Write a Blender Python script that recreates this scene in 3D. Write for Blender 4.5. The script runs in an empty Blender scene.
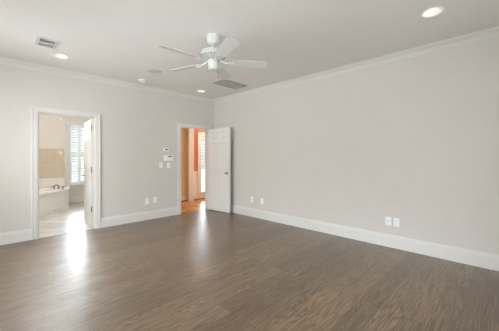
import bpy, bmesh, math, random
from mathutils import Vector, Matrix
random.seed(7)
scene = bpy.context.scene
COL = scene.collection
PI = math.pi

# ------------------------------------------------------------------ camera
cam_data = bpy.data.cameras.new('camera')
cam = bpy.data.objects.new('camera', cam_data)
COL.objects.link(cam)
cam.location = (-4.07, -5.27, 1.277)
cam.rotation_euler = (PI / 2, 0, math.radians(44.55 - 90))
cam_data.sensor_fit = 'HORIZONTAL'
cam_data.sensor_width = 36
cam_data.lens = 36 * 259.5 / 499
cam_data.shift_y = -7.5 / 499
cam_data.clip_start = 0.05
scene.camera = cam

# ------------------------------------------------------------------ view, world, daylight
vs = scene.view_settings
vs.view_transform = 'Standard'
vs.look = 'None'
vs.gamma = 1
vs.use_curve_mapping = False
vs.exposure = 0.25
cy = scene.cycles
cy.use_denoising = True
cy.max_bounces = 10
cy.diffuse_bounces = 6
cy.glossy_bounces = 4
cy.transmission_bounces = 6
cy.transparent_max_bounces = 12
cy.sample_clamp_indirect = 6
cy.blur_glossy = 0.5

world = bpy.data.worlds.new('sky')
scene.world = world
world.use_nodes = True
wn = world.node_tree
bg = wn.nodes['Background']
tc = wn.nodes.new('ShaderNodeTexCoord')
sx = wn.nodes.new('ShaderNodeSeparateXYZ')
rp = wn.nodes.new('ShaderNodeValToRGB')
rp.color_ramp.elements[0].position = 0.0
rp.color_ramp.elements[0].color = (0.80, 0.91, 0.96, 1)
rp.color_ramp.elements[1].position = 0.6
rp.color_ramp.elements[1].color = (0.72, 0.86, 1.0, 1)
wn.links.new(tc.outputs['Generated'], sx.inputs[0])
wn.links.new(sx.outputs['Z'], rp.inputs[0])
wn.links.new(rp.outputs[0], bg.inputs['Color'])
zm_ = wn.nodes.new('ShaderNodeMapRange')      # pale horizon, brighter towards the zenith
zm_.inputs[1].default_value = 0.12
zm_.inputs[2].default_value = 0.24
zm_.inputs[3].default_value = 0.6
dm = wn.nodes.new('ShaderNodeMapRange')       # hazy glow on the sun's side of the sky
dm.interpolation_type = 'SMOOTHSTEP'
dm.inputs[1].default_value = 0.0
dm.inputs[2].default_value = 0.75
dm.inputs[3].default_value = 4.0
dm.inputs[4].default_value = 20.0
wn.links.new(sx.outputs['Y'], dm.inputs[0])
wn.links.new(dm.outputs[0], zm_.inputs[4])
wn.links.new(sx.outputs['Z'], zm_.inputs[0])
wn.links.new(zm_.outputs[0], bg.inputs['Strength'])

# low hazy sun beyond the bathroom and hall windows
sd = bpy.data.lights.new('sun', 'SUN')
sd.energy = 4.0
sd.angle = math.radians(22)
sd.color = (0.82, 0.92, 1.0)
sun = bpy.data.objects.new('sun', sd)
COL.objects.link(sun)
az, el = math.radians(14), math.radians(13)     # azimuth from +Y towards +X
to_sun = Vector((math.sin(az) * math.cos(el), math.cos(az) * math.cos(el), math.sin(el)))
sun.rotation_euler = to_sun.to_track_quat('Z', 'Y').to_euler()


def area(name, loc, rot, sx_, sy_, power, color=(1, 1, 1)):
    d = bpy.data.lights.new(name, 'AREA')
    d.shape = 'RECTANGLE'
    d.size, d.size_y = sx_, sy_
    d.energy = power
    d.color = color
    o = bpy.data.objects.new(name, d)
    o.location, o.rotation_euler = loc, rot
    COL.objects.link(o)
    return o


# area lamps added as daylight in the openings of four added, unseen bedroom windows
DAY = (0.95, 0.98, 1.0)
REAR, SIDE_A, SIDE_B = 52, 56, 36
TILT_R, TILT_S = math.radians(16), math.radians(27)
area('daylight_rear', (-1.5, -6.50, 1.45), (PI / 2 - TILT_R, 0, 0), 1.2, 1.6, 12, DAY)
area('daylight_rear', (-3.6, -6.50, 1.45), (PI / 2 - TILT_R, 0, 0), 1.2, 1.6, REAR, DAY)
area('daylight_side', (-5.05, -1.3, 1.45), (PI / 2 - TILT_S, 0, -PI / 2), 1.2, 1.6, SIDE_A, DAY)
area('daylight_side', (-5.05, -3.2, 1.45), (PI / 2 - TILT_S, 0, -PI / 2), 1.2, 1.6, SIDE_B, DAY)

# ------------------------------------------------------------------ materials


def lin(r, g, b):
    f = lambda c: (c / 255 / 12.92) if c / 255 <= 0.04045 else ((c / 255 + 0.055) / 1.055) ** 2.4
    return (f(r), f(g), f(b), 1)


def base_mat(name, col, rough=0.5, metal=0.0, spec=0.5):
    m = bpy.data.materials.new(name)
    m.use_nodes = True
    b = m.node_tree.nodes['Principled BSDF']
    b.inputs['Base Color'].default_value = col
    b.inputs['Roughness'].default_value = rough
    b.inputs['Metallic'].default_value = metal
    b.inputs['Specular IOR Level'].default_value = spec
    return m


def N(m, t, **kw):
    n = m.node_tree.nodes.new(t)
    for k, v in kw.items():
        setattr(n, k, v)
    return n


def LK(m, a, b):
    m.node_tree.links.new(a, b)


def painted(name, col, rough=0.6, var=0.03, scale=3.0, bump=0.04, bscale=180, spec=0.3):
    """painted surface: faint large-scale tone variation and roller stipple"""
    m = base_mat(name, col, rough, 0, spec)
    b = m.node_tree.nodes['Principled BSDF']
    g = N(m, 'ShaderNodeNewGeometry')
    n1 = N(m, 'ShaderNodeTexNoise')
    n1.inputs['Scale'].default_value = scale
    n1.inputs['Detail'].default_value = 3
    LK(m, g.outputs['Position'], n1.inputs['Vector'])
    mx = N(m, 'ShaderNodeMix', data_type='RGBA')
    mx.inputs[6].default_value = tuple(c * (1 - var) for c in col[:3]) + (1,)
    mx.inputs[7].default_value = tuple(min(1, c * (1 + var)) for c in col[:3]) + (1,)
    LK(m, n1.outputs['Fac'], mx.inputs[0])
    LK(m, mx.outputs[2], b.inputs['Base Color'])
    if bump:
        n2 = N(m, 'ShaderNodeTexNoise')
        n2.inputs['Scale'].default_value = bscale
        LK(m, g.outputs['Position'], n2.inputs['Vector'])
        bp = N(m, 'ShaderNodeBump')
        bp.inputs['Strength'].default_value = bump
        bp.inputs['Distance'].default_value = 0.002
        LK(m, n2.outputs['Fac'], bp.inputs['Height'])
        LK(m, bp.outputs[0], b.inputs['Normal'])
    return m


def ramp(m, stops):
    r = N(m, 'ShaderNodeValToRGB')
    e = r.color_ramp.elements
    while len(e) < len(stops):
        e.new(0.5)
    for i, (p, c) in enumerate(stops):
        e[i].position = p
        e[i].color = c
    return r


def plank_mat(name, dark, light, grain_dark, width=0.127, length=1.35, rough=0.3, grain=1.0, tint=None, coat=0.0, shift=(0, 0, 0)):
    """strip hardwood along world X: plank tone, cathedral grain, pores, seams"""
    m = base_mat(name, light, rough)
    b = m.node_tree.nodes['Principled BSDF']
    g = N(m, 'ShaderNodeNewGeometry')
    # plank ids
    br = N(m, 'ShaderNodeTexBrick')
    br.offset = 0.5
    br.offset_frequency = 2
    br.squash = 1
    br.inputs['Color1'].default_value = (0, 0, 0, 1)
    br.inputs['Color2'].default_value = (1, 1, 1, 1)
    br.inputs['Mortar'].default_value = (0.5, 0.5, 0.5, 1)
    br.inputs['Scale'].default_value = 1
    br.inputs['Mortar Size'].default_value = 0.0016
    br.inputs['Mortar Smooth'].default_value = 0.2
    br.inputs['Brick Width'].default_value = length
    br.inputs['Row Height'].default_value = width
    sh = N(m, 'ShaderNodeVectorMath', operation='ADD')
    sh.inputs[1].default_value = shift
    LK(m, g.outputs['Position'], sh.inputs[0])
    LK(m, sh.outputs[0], br.inputs['Vector'])
    b.inputs['Coat Weight'].default_value = coat
    b.inputs['Coat Roughness'].default_value = 0.34
    b.inputs['Coat IOR'].default_value = 1.7
    # per-plank offset of the grain
    sc = N(m, 'ShaderNodeVectorMath', operation='SCALE')
    sc.inputs['Scale'].default_value = 23.7
    LK(m, br.outputs['Color'], sc.inputs[0])
    ad = N(m, 'ShaderNodeVectorMath', operation='ADD')
    LK(m, g.outputs['Position'], ad.inputs[0])
    LK(m, sc.outputs[0], ad.inputs[1])
    mp = N(m, 'ShaderNodeMapping')
    mp.inputs['Scale'].default_value = (0.6, 7.0, 1)
    LK(m, ad.outputs[0], mp.inputs['Vector'])
    n1 = N(m, 'ShaderNodeTexNoise')
    n1.inputs['Scale'].default_value = 1.3
    n1.inputs['Detail'].default_value = 1.2
    n1.inputs['Roughness'].default_value = 0.5
    n1.inputs['Distortion'].default_value = 0.15
    LK(m, mp.outputs[0], n1.inputs['Vector'])
    mul = N(m, 'ShaderNodeMath', operation='MULTIPLY')
    mul.inputs[1].default_value = 125
    LK(m, n1.outputs['Fac'], mul.inputs[0])
    sn = N(m, 'ShaderNodeMath', operation='SINE')
    LK(m, mul.outputs[0], sn.inputs[0])
    ring = ramp(m, [(0.0, (0, 0, 0, 1)), (0.22, (0.2, 0.2, 0.2, 1)), (0.55, (1, 1, 1, 1))])
    mr = N(m, 'ShaderNodeMapRange')
    mr.inputs[1].default_value = -1
    mr.inputs[2].default_value = 1
    LK(m, sn.outputs[0], mr.inputs[0])
    LK(m, mr.outputs[0], ring.inputs[0])
    # pores
    mp2 = N(m, 'ShaderNodeMapping')
    mp2.inputs['Scale'].default_value = (4, 95, 1)
    LK(m, ad.outputs[0], mp2.inputs['Vector'])
    n2 = N(m, 'ShaderNodeTexNoise')
    n2.inputs['Scale'].default_value = 1.0
    n2.inputs['Detail'].default_value = 3
    LK(m, mp2.outputs[0], n2.inputs['Vector'])
    pores = ramp(m, [(0.35, (0, 0, 0, 1)), (0.62, (1, 1, 1, 1))])
    LK(m, n2.outputs['Fac'], pores.inputs[0])
    # worn blotches
    n3 = N(m, 'ShaderNodeTexNoise')
    n3.inputs['Scale'].default_value = 2.2
    n3.inputs['Detail'].default_value = 4
    LK(m, g.outputs['Position'], n3.inputs['Vector'])
    tone = N(m, 'ShaderNodeMix', data_type='RGBA')
    tone.inputs[6].default_value = dark
    tone.inputs[7].default_value = light
    mixf = N(m, 'ShaderNodeMath', operation='MULTIPLY_ADD')
    mixf.inputs[1].default_value = 0.50
    LK(m, br.outputs['Color'], mixf.inputs[0])
    hf = N(m, 'ShaderNodeMath', operation='MULTIPLY')
    hf.inputs[1].default_value = 0.50
    LK(m, n3.outputs['Fac'], hf.inputs[0])
    LK(m, hf.outputs[0], mixf.inputs[2])
    LK(m, mixf.outputs[0], tone.inputs[0])
    last = tone.outputs[2]
    if tint:
        gt = N(m, 'ShaderNodeMath', operation='GREATER_THAN')
        gt.inputs[1].default_value = 0.90
        LK(m, br.outputs['Color'], gt.inputs[0])
        gf = N(m, 'ShaderNodeMath', operation='MULTIPLY')
        gf.inputs[1].default_value = 0.30
        LK(m, gt.outputs[0], gf.inputs[0])
        mt = N(m, 'ShaderNodeMix', data_type='RGBA')
        mt.inputs[7].default_value = tint
        LK(m, gf.outputs[0], mt.inputs[0])
        LK(m, last, mt.inputs[6])
        last = mt.outputs[2]

    def darken(last, fac_socket, col, amount):
        inv = N(m, 'ShaderNodeMath', operation='MULTIPLY_ADD')
        inv.inputs[1].default_value = -amount
        inv.inputs[2].default_value = amount
        LK(m, fac_socket, inv.inputs[0])
        mm = N(m, 'ShaderNodeMix', data_type='RGBA')
        mm.inputs[7].default_value = col
        LK(m, inv.outputs[0], mm.inputs[0])
        LK(m, last, mm.inputs[6])
        return mm.outputs[2]
    last = darken(last, ring.outputs[0], grain_dark, 0.56 * grain)
    last = darken(last, pores.outputs[0], grain_dark, 0.66 * grain)
    seam = N(m, 'ShaderNodeMix', data_type='RGBA')
    seam.inputs[7].default_value = tuple(c * 0.35 for c in grain_dark[:3]) + (1,)
    LK(m, br.outputs['Fac'], seam.inputs[0])
    LK(m, last, seam.inputs[6])
    LK(m, seam.outputs[2], b.inputs['Base Color'])
    # relief and gloss
    bp = N(m, 'ShaderNodeBump')
    bp.inputs['Strength'].default_value = 0.22
    bp.inputs['Distance'].default_value = 0.002
    sm = N(m, 'ShaderNodeMath', operation='MULTIPLY_ADD')
    sm.inputs[1].default_value = 0.5
    LK(m, ring.outputs[0], sm.inputs[0])
    LK(m, pores.outputs[0], sm.inputs[2])
    s2 = N(m, 'ShaderNodeMath', operation='SUBTRACT')
    LK(m, sm.outputs[0], s2.inputs[0])
    LK(m, br.outputs['Fac'], s2.inputs[1])
    LK(m, s2.outputs[0], bp.inputs['Height'])
    LK(m, bp.outputs[0], b.inputs['Normal'])
    rr = N(m, 'ShaderNodeMapRange')
    rr.inputs[3].default_value = rough - 0.04
    rr.inputs[4].default_value = rough + 0.08
    LK(m, n3.outputs['Fac'], rr.inputs[0])
    LK(m, rr.outputs[0], b.inputs['Roughness'])
    return m


def tile_mat(name, c1, c2, grout, size, rot=0.0, axis='XY', vein=0.5, rough=0.3):
    m = base_mat(name, c1, rough)
    b = m.node_tree.nodes['Principled BSDF']
    g = N(m, 'ShaderNodeNewGeometry')
    mp = N(m, 'ShaderNodeMapping')
    if axis == 'XZ':
        mp.inputs['Rotation'].default_value = (-PI / 2, 0, 0)
    else:
        mp.inputs['Rotation'].default_value = (0, 0, rot)
    LK(m, g.outputs['Position'], mp.inputs['Vector'])
    br = N(m, 'ShaderNodeTexBrick')
    br.offset = 0
    br.inputs['Color1'].default_value = c1
    br.inputs['Color2'].default_value = c2
    br.inputs['Mortar'].default_value = grout
    br.inputs['Scale'].default_value = 1
    br.inputs['Mortar Size'].default_value = 0.006
    br.inputs['Brick Width'].default_value = size
    br.inputs['Row Height'].default_value = size
    LK(m, mp.outputs[0], br.inputs['Vector'])
    n = N(m, 'ShaderNodeTexNoise')
    n.inputs['Scale'].default_value = 6
    n.inputs['Detail'].default_value = 6
    n.inputs['Distortion'].default_value = 1.2
    LK(m, g.outputs['Position'], n.inputs['Vector'])
    r = ramp(m, [(0.35, (0, 0, 0, 1)), (0.7, (1, 1, 1, 1))])
    LK(m, n.outputs['Fac'], r.inputs[0])
    f = N(m, 'ShaderNodeMath', operation='MULTIPLY')
    f.inputs[1].default_value = vein
    LK(m, r.outputs[0], f.inputs[0])
    mx = N(m, 'ShaderNodeMix', data_type='RGBA')
    LK(m, f.outputs[0], mx.inputs[0])
    LK(m, br.outputs['Color'], mx.inputs[6])
    mx.inputs[7].default_value = tuple(0.72 * c for c in c2[:3]) + (1,)
    LK(m, mx.outputs[2], b.inputs['Base Color'])
    bp = N(m, 'ShaderNodeBump', invert=True)
    bp.inputs['Strength'].default_value = 0.3
    bp.inputs['Distance'].default_value = 0.002
    LK(m, br.outputs['Fac'], bp.inputs['Height'])
    LK(m, bp.outputs[0], b.inputs['Normal'])
    return m


def emit_mat(name, col, strength):
    m = bpy.data.materials.new(name)
    m.use_nodes = True
    nt = m.node_tree
    nt.nodes.remove(nt.nodes['Principled BSDF'])
    e = nt.nodes.new('ShaderNodeEmission')
    e.inputs['Color'].default_value = col
    e.inputs['Strength'].default_value = strength
    nt.links.new(e.outputs[0], nt.nodes['Material Output'].inputs[0])
    return m


def glass_mat(name):
    m = bpy.data.materials.new(name)
    m.use_nodes = True
    nt = m.node_tree
    nt.nodes.remove(nt.nodes['Principled BSDF'])
    t = nt.nodes.new('ShaderNodeBsdfTransparent')
    g = nt.nodes.new('ShaderNodeBsdfGlossy')
    g.inputs['Roughness'].default_value = 0.02
    fr = nt.nodes.new('ShaderNodeFresnel')
    fr.inputs['IOR'].default_value = 1.45
    mx = nt.nodes.new('ShaderNodeMixShader')
    nt.links.new(fr.outputs[0], mx.inputs[0])
    nt.links.new(t.outputs[0], mx.inputs[1])
    nt.links.new(g.outputs[0], mx.inputs[2])
    nt.links.new(mx.outputs[0], nt.nodes['Material Output'].inputs[0])
    return m


WALL = painted('greige_wall_paint', lin(212, 207, 200), 0.7)
CEIL = painted('ceiling_paint', lin(229, 226, 221), 0.8)
CROWN = painted('crown_paint', lin(218, 216, 210), 0.5, 0.01, 2, 0)
TRIM = painted('white_trim_paint', lin(220, 218, 214), 0.35, 0.01, 2, 0, spec=0.5)
DOORW = painted('white_door_paint', lin(226, 225, 222), 0.35, 0.015, 4, 0.02, 60, spec=0.5)
BATHWALL = painted('bath_wall_paint', lin(222, 215, 204), 0.7)
BATHCEIL = painted('bath_ceiling_paint', lin(235, 230, 222), 0.8)
HALLWALL = painted('tan_hall_paint', lin(228, 194, 146), 0.7)
CORAL = painted('coral_hall_paint', lin(192, 110, 78), 0.7)
CREAM = painted('cream_hall_trim_paint', lin(226, 216, 198), 0.5)
HALLCEIL = painted('hall_ceiling_paint', lin(236, 228, 214), 0.8)
FLOOR = plank_mat('brown_oak_planks', lin(94, 72, 48), lin(156, 127, 93), lin(56, 41, 28), width=0.17, length=1.9, rough=0.42,
                  tint=lin(140, 104, 70), shift=(3.6, 0.26, 0), coat=0.7)
HALLFLOOR = plank_mat('orange_oak_strips', lin(206, 140, 80), lin(230, 168, 104), lin(160, 96, 46), width=0.06,
                      rough=0.25, grain=0.5)
STAINWOOD = plank_mat('stained_shoe_wood', lin(150, 84, 36), lin(176, 100, 48), lin(100, 50, 20), rough=0.4, grain=0.4)
BATHTILE = tile_mat('pale_marble_floor_tile', lin(226, 222, 217), lin(206, 200, 194), lin(160, 150, 140), 0.30, PI / 4)
TANTILE = tile_mat('tan_stone_wall_tile', lin(216, 200, 178), lin(206, 188, 164), lin(220, 208, 190), 0.27, 0, 'XZ', 0.35)
TANBORDER = painted('tan_stone_border', lin(208, 190, 168), 0.4, 0.1, 20, 0)
ACRYLIC = painted('white_tub_acrylic', lin(240, 237, 231), 0.2, 0.01, 3, 0, spec=0.5)
WHITEPL = painted('white_plastic', lin(244, 244, 242), 0.4, 0.01, 8, 0)
FANWH = painted('white_fan_enamel', lin(212, 212, 209), 0.4, 0.01, 8, 0)
GREYPL = painted('grey_speaker_mesh', lin(208, 206, 201), 0.8, 0.06, 300, 0.2, 500)
VENTW = painted('vent_enamel', lin(204, 202, 198), 0.5, 0.02, 10, 0)
DARK = base_mat('dark_duct', lin(58, 57, 56), 0.8)
DISPLAY = base_mat('grey_display', lin(70, 74, 72), 0.25)
SLOT = base_mat('dark_slot', lin(60, 58, 55), 0.6)
BRONZE = base_mat('brushed_bronze', lin(150, 138, 122), 0.35, 1.0)
NICKEL = base_mat('brushed_nickel', lin(170, 160, 146), 0.3, 1.0)
HINGE = base_mat('aged_nickel', lin(120, 110, 98), 0.4, 1.0)
SHUTW = painted('white_shutter_paint', lin(242, 244, 244), 0.4, 0.01, 5, 0)
BLINDW = painted('pale_blind_slat', lin(226, 234, 238), 0.5, 0.01, 5, 0)
GLASS = glass_mat('window_glass')
BULB = emit_mat('warm_bulb_lens', (1.0, 0.9, 0.74, 1), 2.0)
GRASS = painted('lawn_green', lin(120, 150, 92), 0.9, 0.25, 3, 0)
BOUNCE = painted('pale_paving', lin(196, 192, 186), 0.9, 0.1, 4, 0)
LEAF = painted('hedge_leaf', lin(112, 150, 92), 0.7, 0.25, 12, 0)
BARK = painted('hedge_bark', lin(110, 90, 70), 0.8, 0.2, 20, 0)

# ------------------------------------------------------------------ mesh helpers


def link(name, me, mat, parent=None, loc=(0, 0, 0), smooth=False, bevel=0.0, seg=2):
    o = bpy.data.objects.new(name, me)
    COL.objects.link(o)
    o.location = loc
    if mat:
        me.materials.append(mat)
    if parent:
        o.parent = parent
    if smooth:
        for p in me.polygons:
            p.use_smooth = True
        me.set_sharp_from_angle(angle=math.radians(35))
    if bevel:
        b = o.modifiers.new('bevel', 'BEVEL')
        b.width = bevel
        b.segments = seg
        b.limit_method = 'ANGLE'
    return o


def mesh_from(bm, name):
    bmesh.ops.recalc_face_normals(bm, faces=bm.faces)
    me = bpy.data.meshes.new(name)
    bm.to_mesh(me)
    bm.free()
    return me


def obj(name, bm, mat, parent=None, loc=(0, 0, 0), smooth=False, bevel=0.0, seg=2):
    return link(name, mesh_from(bm, name), mat, parent, loc, smooth, bevel, seg)


def tag(o, label, cat, group=None, kind=None):
    o['label'] = label
    o['category'] = cat
    if group:
        o['group'] = group
    if kind:
        o['kind'] = kind
    return o


def empty(name, loc, rotz=0.0):
    o = bpy.data.objects.new(name, None)
    o.empty_display_size = 0.1
    o.location = loc
    o.rotation_euler = (0, 0, rotz)
    COL.objects.link(o)
    return o


def BM():
    return bmesh.new()


def box(bm, x0, x1, y0, y1, z0, z1):
    v = [bm.verts.new(p) for p in ((x0, y0, z0), (x1, y0, z0), (x1, y1, z0), (x0, y1, z0),
                                   (x0, y0, z1), (x1, y0, z1), (x1, y1, z1), (x0, y1, z1))]
    for f in ((0, 3, 2, 1), (4, 5, 6, 7), (0, 1, 5, 4), (1, 2, 6, 5), (2, 3, 7, 6), (3, 0, 4, 7)):
        bm.faces.new([v[i] for i in f])
    return v


def xform(verts, mat):
    for v in verts:
        v.co = mat @ v.co


def lathe(bm, prof, n=32, center=(0, 0, 0), close=True):
    """profile of (r, z) spun about z"""
    c = Vector(center)
    rings = []
    out = []
    for r, z in prof:
        if r < 1e-6:
            v = bm.verts.new(c + Vector((0, 0, z)))
            rings.append([v])
            out.append(v)
        else:
            ring = [bm.verts.new(c + Vector((r * math.cos(2 * PI * i / n), r * math.sin(2 * PI * i / n), z))) for i in range(n)]
            rings.append(ring)
            out += ring
    for a, b in zip(rings, rings[1:]):
        for i in range(n):
            j = (i + 1) % n
            if len(a) == 1 and len(b) == 1:
                continue
            if len(a) == 1:
                bm.faces.new((a[0], b[i], b[j]))
            elif len(b) == 1:
                bm.faces.new((a[i], b[0], a[j]))
            else:
                bm.faces.new((a[i], b[i], b[j], a[j]))
    if close:
        for ring in (rings[0], rings[-1]):
            if len(ring) > 1:
                bm.faces.new(ring)
    return out


def tube(bm, pts, rad, n=10):
    pts = [Vector(p) for p in pts]
    rads = rad if isinstance(rad, (list, tuple)) else [rad] * len(pts)
    rings = []
    up = None
    for i, p in enumerate(pts):
        d = (pts[min(i + 1, len(pts) - 1)] - pts[max(i - 1, 0)]).normalized()
        if up is None:
            up = Vector((0, 0, 1)) if abs(d.z) < 0.9 else Vector((1, 0, 0))
        a = d.cross(up).normalized()
        up = a.cross(d).normalized()
        rings.append([bm.verts.new(p + (a * math.cos(2 * PI * k / n) + up * math.sin(2 * PI * k / n)) * rads[i]) for k in range(n)])
    for a, b in zip(rings, rings[1:]):
        for k in range(n):
            bm.faces.new((a[k], a[(k + 1) % n], b[(k + 1) % n], b[k]))
    bm.faces.new(rings[0])
    bm.faces.new(rings[-1])
    return [v for r in rings for v in r]


def prism(bm, poly, z0, z1):
    lo = [bm.verts.new((x, y, z0)) for x, y in poly]
    hi = [bm.verts.new((x, y, z1)) for x, y in poly]
    n = len(poly)
    for i in range(n):
        j = (i + 1) % n
        bm.faces.new((lo[i], lo[j], hi[j], hi[i]))
    bm.faces.new(lo)
    bm.faces.new(hi)
    return lo + hi


def loft(bm, sections, cap=True):
    rows = [[bm.verts.new(p) for p in s] for s in sections]
    n = len(rows[0])
    for a, b in zip(rows, rows[1:]):
        for i in range(n):
            j = (i + 1) % n
            bm.faces.new((a[i], a[j], b[j], b[i]))
    if cap:
        bm.faces.new(rows[0])
        bm.faces.new(rows[-1])


def holed_wall(name, axis, p0, p1, a0, a1, z0, z1, holes, mat, label):
    """wall slab between p0 and p1 along its thickness axis, a0..a1 along its run, with (a0,a1,z0,z1) openings"""
    bm = BM()
    A = sorted({a0, a1} | {h[0] for h in holes} | {h[1] for h in holes})
    Z = sorted({z0, z1} | {h[2] for h in holes} | {h[3] for h in holes})
    solid = {}
    for i in range(len(A) - 1):
        for k in range(len(Z) - 1):
            ac, zc = (A[i] + A[i + 1]) / 2, (Z[k] + Z[k + 1]) / 2
            solid[i, k] = not any(h[0] < ac < h[1] and h[2] < zc < h[3] for h in holes)
    vc = {}

    def V(a, p, z):
        key = (round(a, 5), round(p, 5), round(z, 5))
        if key not in vc:
            vc[key] = bm.verts.new((a, p, z) if axis == 'y' else (p, a, z))
        return vc[key]
    for (i, k), s in solid.items():
        if not s:
            continue
        x0, x1, q0, q1 = A[i], A[i + 1], Z[k], Z[k + 1]
        for p in (p0, p1):
            bm.faces.new((V(x0, p, q0), V(x1, p, q0), V(x1, p, q1), V(x0, p, q1)))
        if not solid.get((i - 1, k)):
            bm.faces.new((V(x0, p0, q0), V(x0, p1, q0), V(x0, p1, q1), V(x0, p0, q1)))
        if not solid.get((i + 1, k)):
            bm.faces.new((V(x1, p0, q0), V(x1, p1, q0), V(x1, p1, q1), V(x1, p0, q1)))
        if not solid.get((i, k - 1)):
            bm.faces.new((V(x0, p0, q0), V(x0, p1, q0), V(x1, p1, q0), V(x1, p0, q0)))
        if not solid.get((i, k + 1)):
            bm.faces.new((V(x0, p0, q1), V(x0, p1, q1), V(x1, p1, q1), V(x1, p0, q1)))
    return tag(obj(name, bm, mat), label, 'wall', kind='structure')


def run(name, prof, a, b, nrm, mat, label, cat, parent=None):
    """profile of (out, z) swept from a to b (xy), out along nrm"""
    bm = BM()
    nrm = Vector((nrm[0], nrm[1], 0))
    secs = [[Vector((p[0], p[1], 0)) + nrm * o + Vector((0, 0, z)) for o, z in prof] for p in (a, b)]
    loft(bm, secs)
    o = obj(name, bm, mat, parent)
    if parent is None:
        tag(o, label, cat, kind='structure')
    return o


BASEP = [(0, 0), (0.017, 0), (0.017, 0.135), (0.014, 0.142), (0.014, 0.150), (0.009, 0.160), (0.008, 0.172), (0.004, 0.178), (0, 0.178)]
CROWNP = [(0, 0), (0.010, 0), (0.012, 0.010), (0.020, 0.016), (0.026, 0.030), (0.040, 0.050), (0.060, 0.062), (0.068, 0.066),
          (0.070, 0.078), (0.080, 0.082), (0.080, 0.0905), (0, 0.0905)]
CASEP = [(0, 0), (0, 0.012), (0.008, 0.017), (0.020, 0.017), (0.030, 0.020), (0.058, 0.020), (0.066, 0.026), (0.080, 0.026), (0.084, 0.022), (0.084, 0)]


def casing_bm(x0, x1, zt, yface, sgn, bottom=0.0, full=False, prof=CASEP):
    """mitred casing round an opening in a y=const wall face"""
    bm = BM()
    def sec(x, z, dx, dz):
        return [Vector((x + dx * o, yface + sgn * t, z + dz * o)) for o, t in prof]
    if full:
        s = [sec(x0, bottom, -1, -1), sec(x0, zt, -1, 1), sec(x1, zt, 1, 1), sec(x1, bottom, 1, -1), sec(x0, bottom, -1, -1)]
        loft(bm, s, cap=False)
    else:
        s = [sec(x0, bottom, -1, 0), sec(x0, zt, -1, 1), sec(x1, zt, 1, 1), sec(x1, bottom, 1, 0)]
        loft(bm, s)
    bmesh.ops.remove_doubles(bm, verts=bm.verts, dist=1e-5)
    return bm


# ------------------------------------------------------------------ the shell
H = 2.74
RX0, RY0 = -4.85, -6.4           # bedroom: x RX0..0, y RY0..0
BX0, BX1, BY1 = -3.95, -1.32, 3.442   # bathroom
HX1, HY1 = 2.3, 1.489           # hall
T = 0.12

bm = BM(); box(bm, RX0 - 0.2, 0.12, RY0 - 0.2, 0.06, -0.10, 0)
tag(obj('floor', bm, FLOOR), 'brown oak plank bedroom floor with wide dull boards', 'floor', kind='structure')
CANS = [(-3.319, -0.727), (-0.774, -0.54), (-0.932, -4.75)]
CAN_R = 0.086
bm = BM()
rect = [(RX0 - 0.2, RY0 - 0.2), (0.12, RY0 - 0.2), (0.12, 0.12), (RX0 - 0.2, 0.12)]
loops = [rect] + [[(x + CAN_R * math.cos(2 * PI * k / 32), y + CAN_R * math.sin(2 * PI * k / 32)) for k in range(32)] for x, y in CANS]
edges = []
for lp in loops:
    vv = [bm.verts.new((x, y, H)) for x, y in lp]
    edges += [bm.edges.new((vv[k], vv[(k + 1) % len(vv)])) for k in range(len(vv))]
bmesh.ops.triangle_fill(bm, use_beauty=True, use_dissolve=False, edges=edges)
ret = bmesh.ops.extrude_face_region(bm, geom=bm.faces[:])
for v in ret['geom']:
    if isinstance(v, bmesh.types.BMVert):
        v.co.z += 0.12
tag(obj('ceiling', bm, CEIL), 'smooth pale grey bedroom ceiling with recessed lights and fan', 'ceiling', kind='structure')

B0, B1, BZ = -3.491, -2.689, 2.008     # bathroom doorway
D0, D1, DZ = -0.945, -0.185, 1.995     # hall doorway
holed_wall('wall_left', 'y', 0, T, RX0 - 0.15, HX1 + 0.1, 0, H, [(B0, B1, 0, BZ), (D0, D1, 0, DZ)], WALL,
           'greige bedroom wall holding the bathroom doorway and the hall doorway')
holed_wall('wall_right', 'x', 0, 0.12, RY0 - 0.2, 0, 0, H, [], WALL,
           'long blank greige bedroom wall on the right with white outlets low down')
RW = [(-2.1, -0.9, 0.65, 2.25), (-4.2, -3.0, 0.65, 2.25)]
SW = [(-1.9, -0.7, 0.65, 2.25), (-3.8, -2.6, 0.65, 2.25)]
holed_wall('wall_rear', 'y', RY0 - 0.15, RY0, RX0 - 0.15, 0.0, 0, H, RW, WALL, 'greige bedroom wall behind the camera with two windows')
holed_wall('wall_side', 'x', RX0 - 0.15, RX0, RY0, 0, 0, H, SW, WALL, 'greige bedroom wall at the camera\'s left hand with two windows')

# bathroom shell
bm = BM(); box(bm, BX0 - 0.1, BX1 + 0.06, 0.06, BY1 + 0.1, -0.10, 0.0)
tag(obj('floor_bath', bm, BATHTILE), 'pale marble diagonal tile floor of the bathroom', 'floor', kind='structure')
bm = BM(); box(bm, BX0 - 0.1, BX1 + 0.06, T, BY1 + 0.1, H, H + 0.1)
tag(obj('ceiling_bath', bm, BATHCEIL), 'white bathroom ceiling seen only past the doorway', 'ceiling', kind='structure')
WX0, WX1, WZ0, WZ1 = -2.41, -1.95, 0.52, 2.24     # bath window opening
holed_wall('wall_bath', 'y', BY1, BY1 + 0.15, BX0 - 0.1, BX1 + 0.1, 0, H, [(WX0, WX1, WZ0, WZ1)], BATHWALL,
           'beige bathroom wall behind the tub, with the shuttered window')
holed_wall('wall_bath_left', 'x', BX0 - 0.1, BX0, T, BY1, 0, H, [], BATHWALL, 'beige bathroom wall at the left end of the tub')
holed_wall('wall_bath_right', 'x', BX1, BX1 + 0.1, T, BY1, 0, H, [], BATHWALL, 'beige bathroom wall hidden behind the open door')

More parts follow.
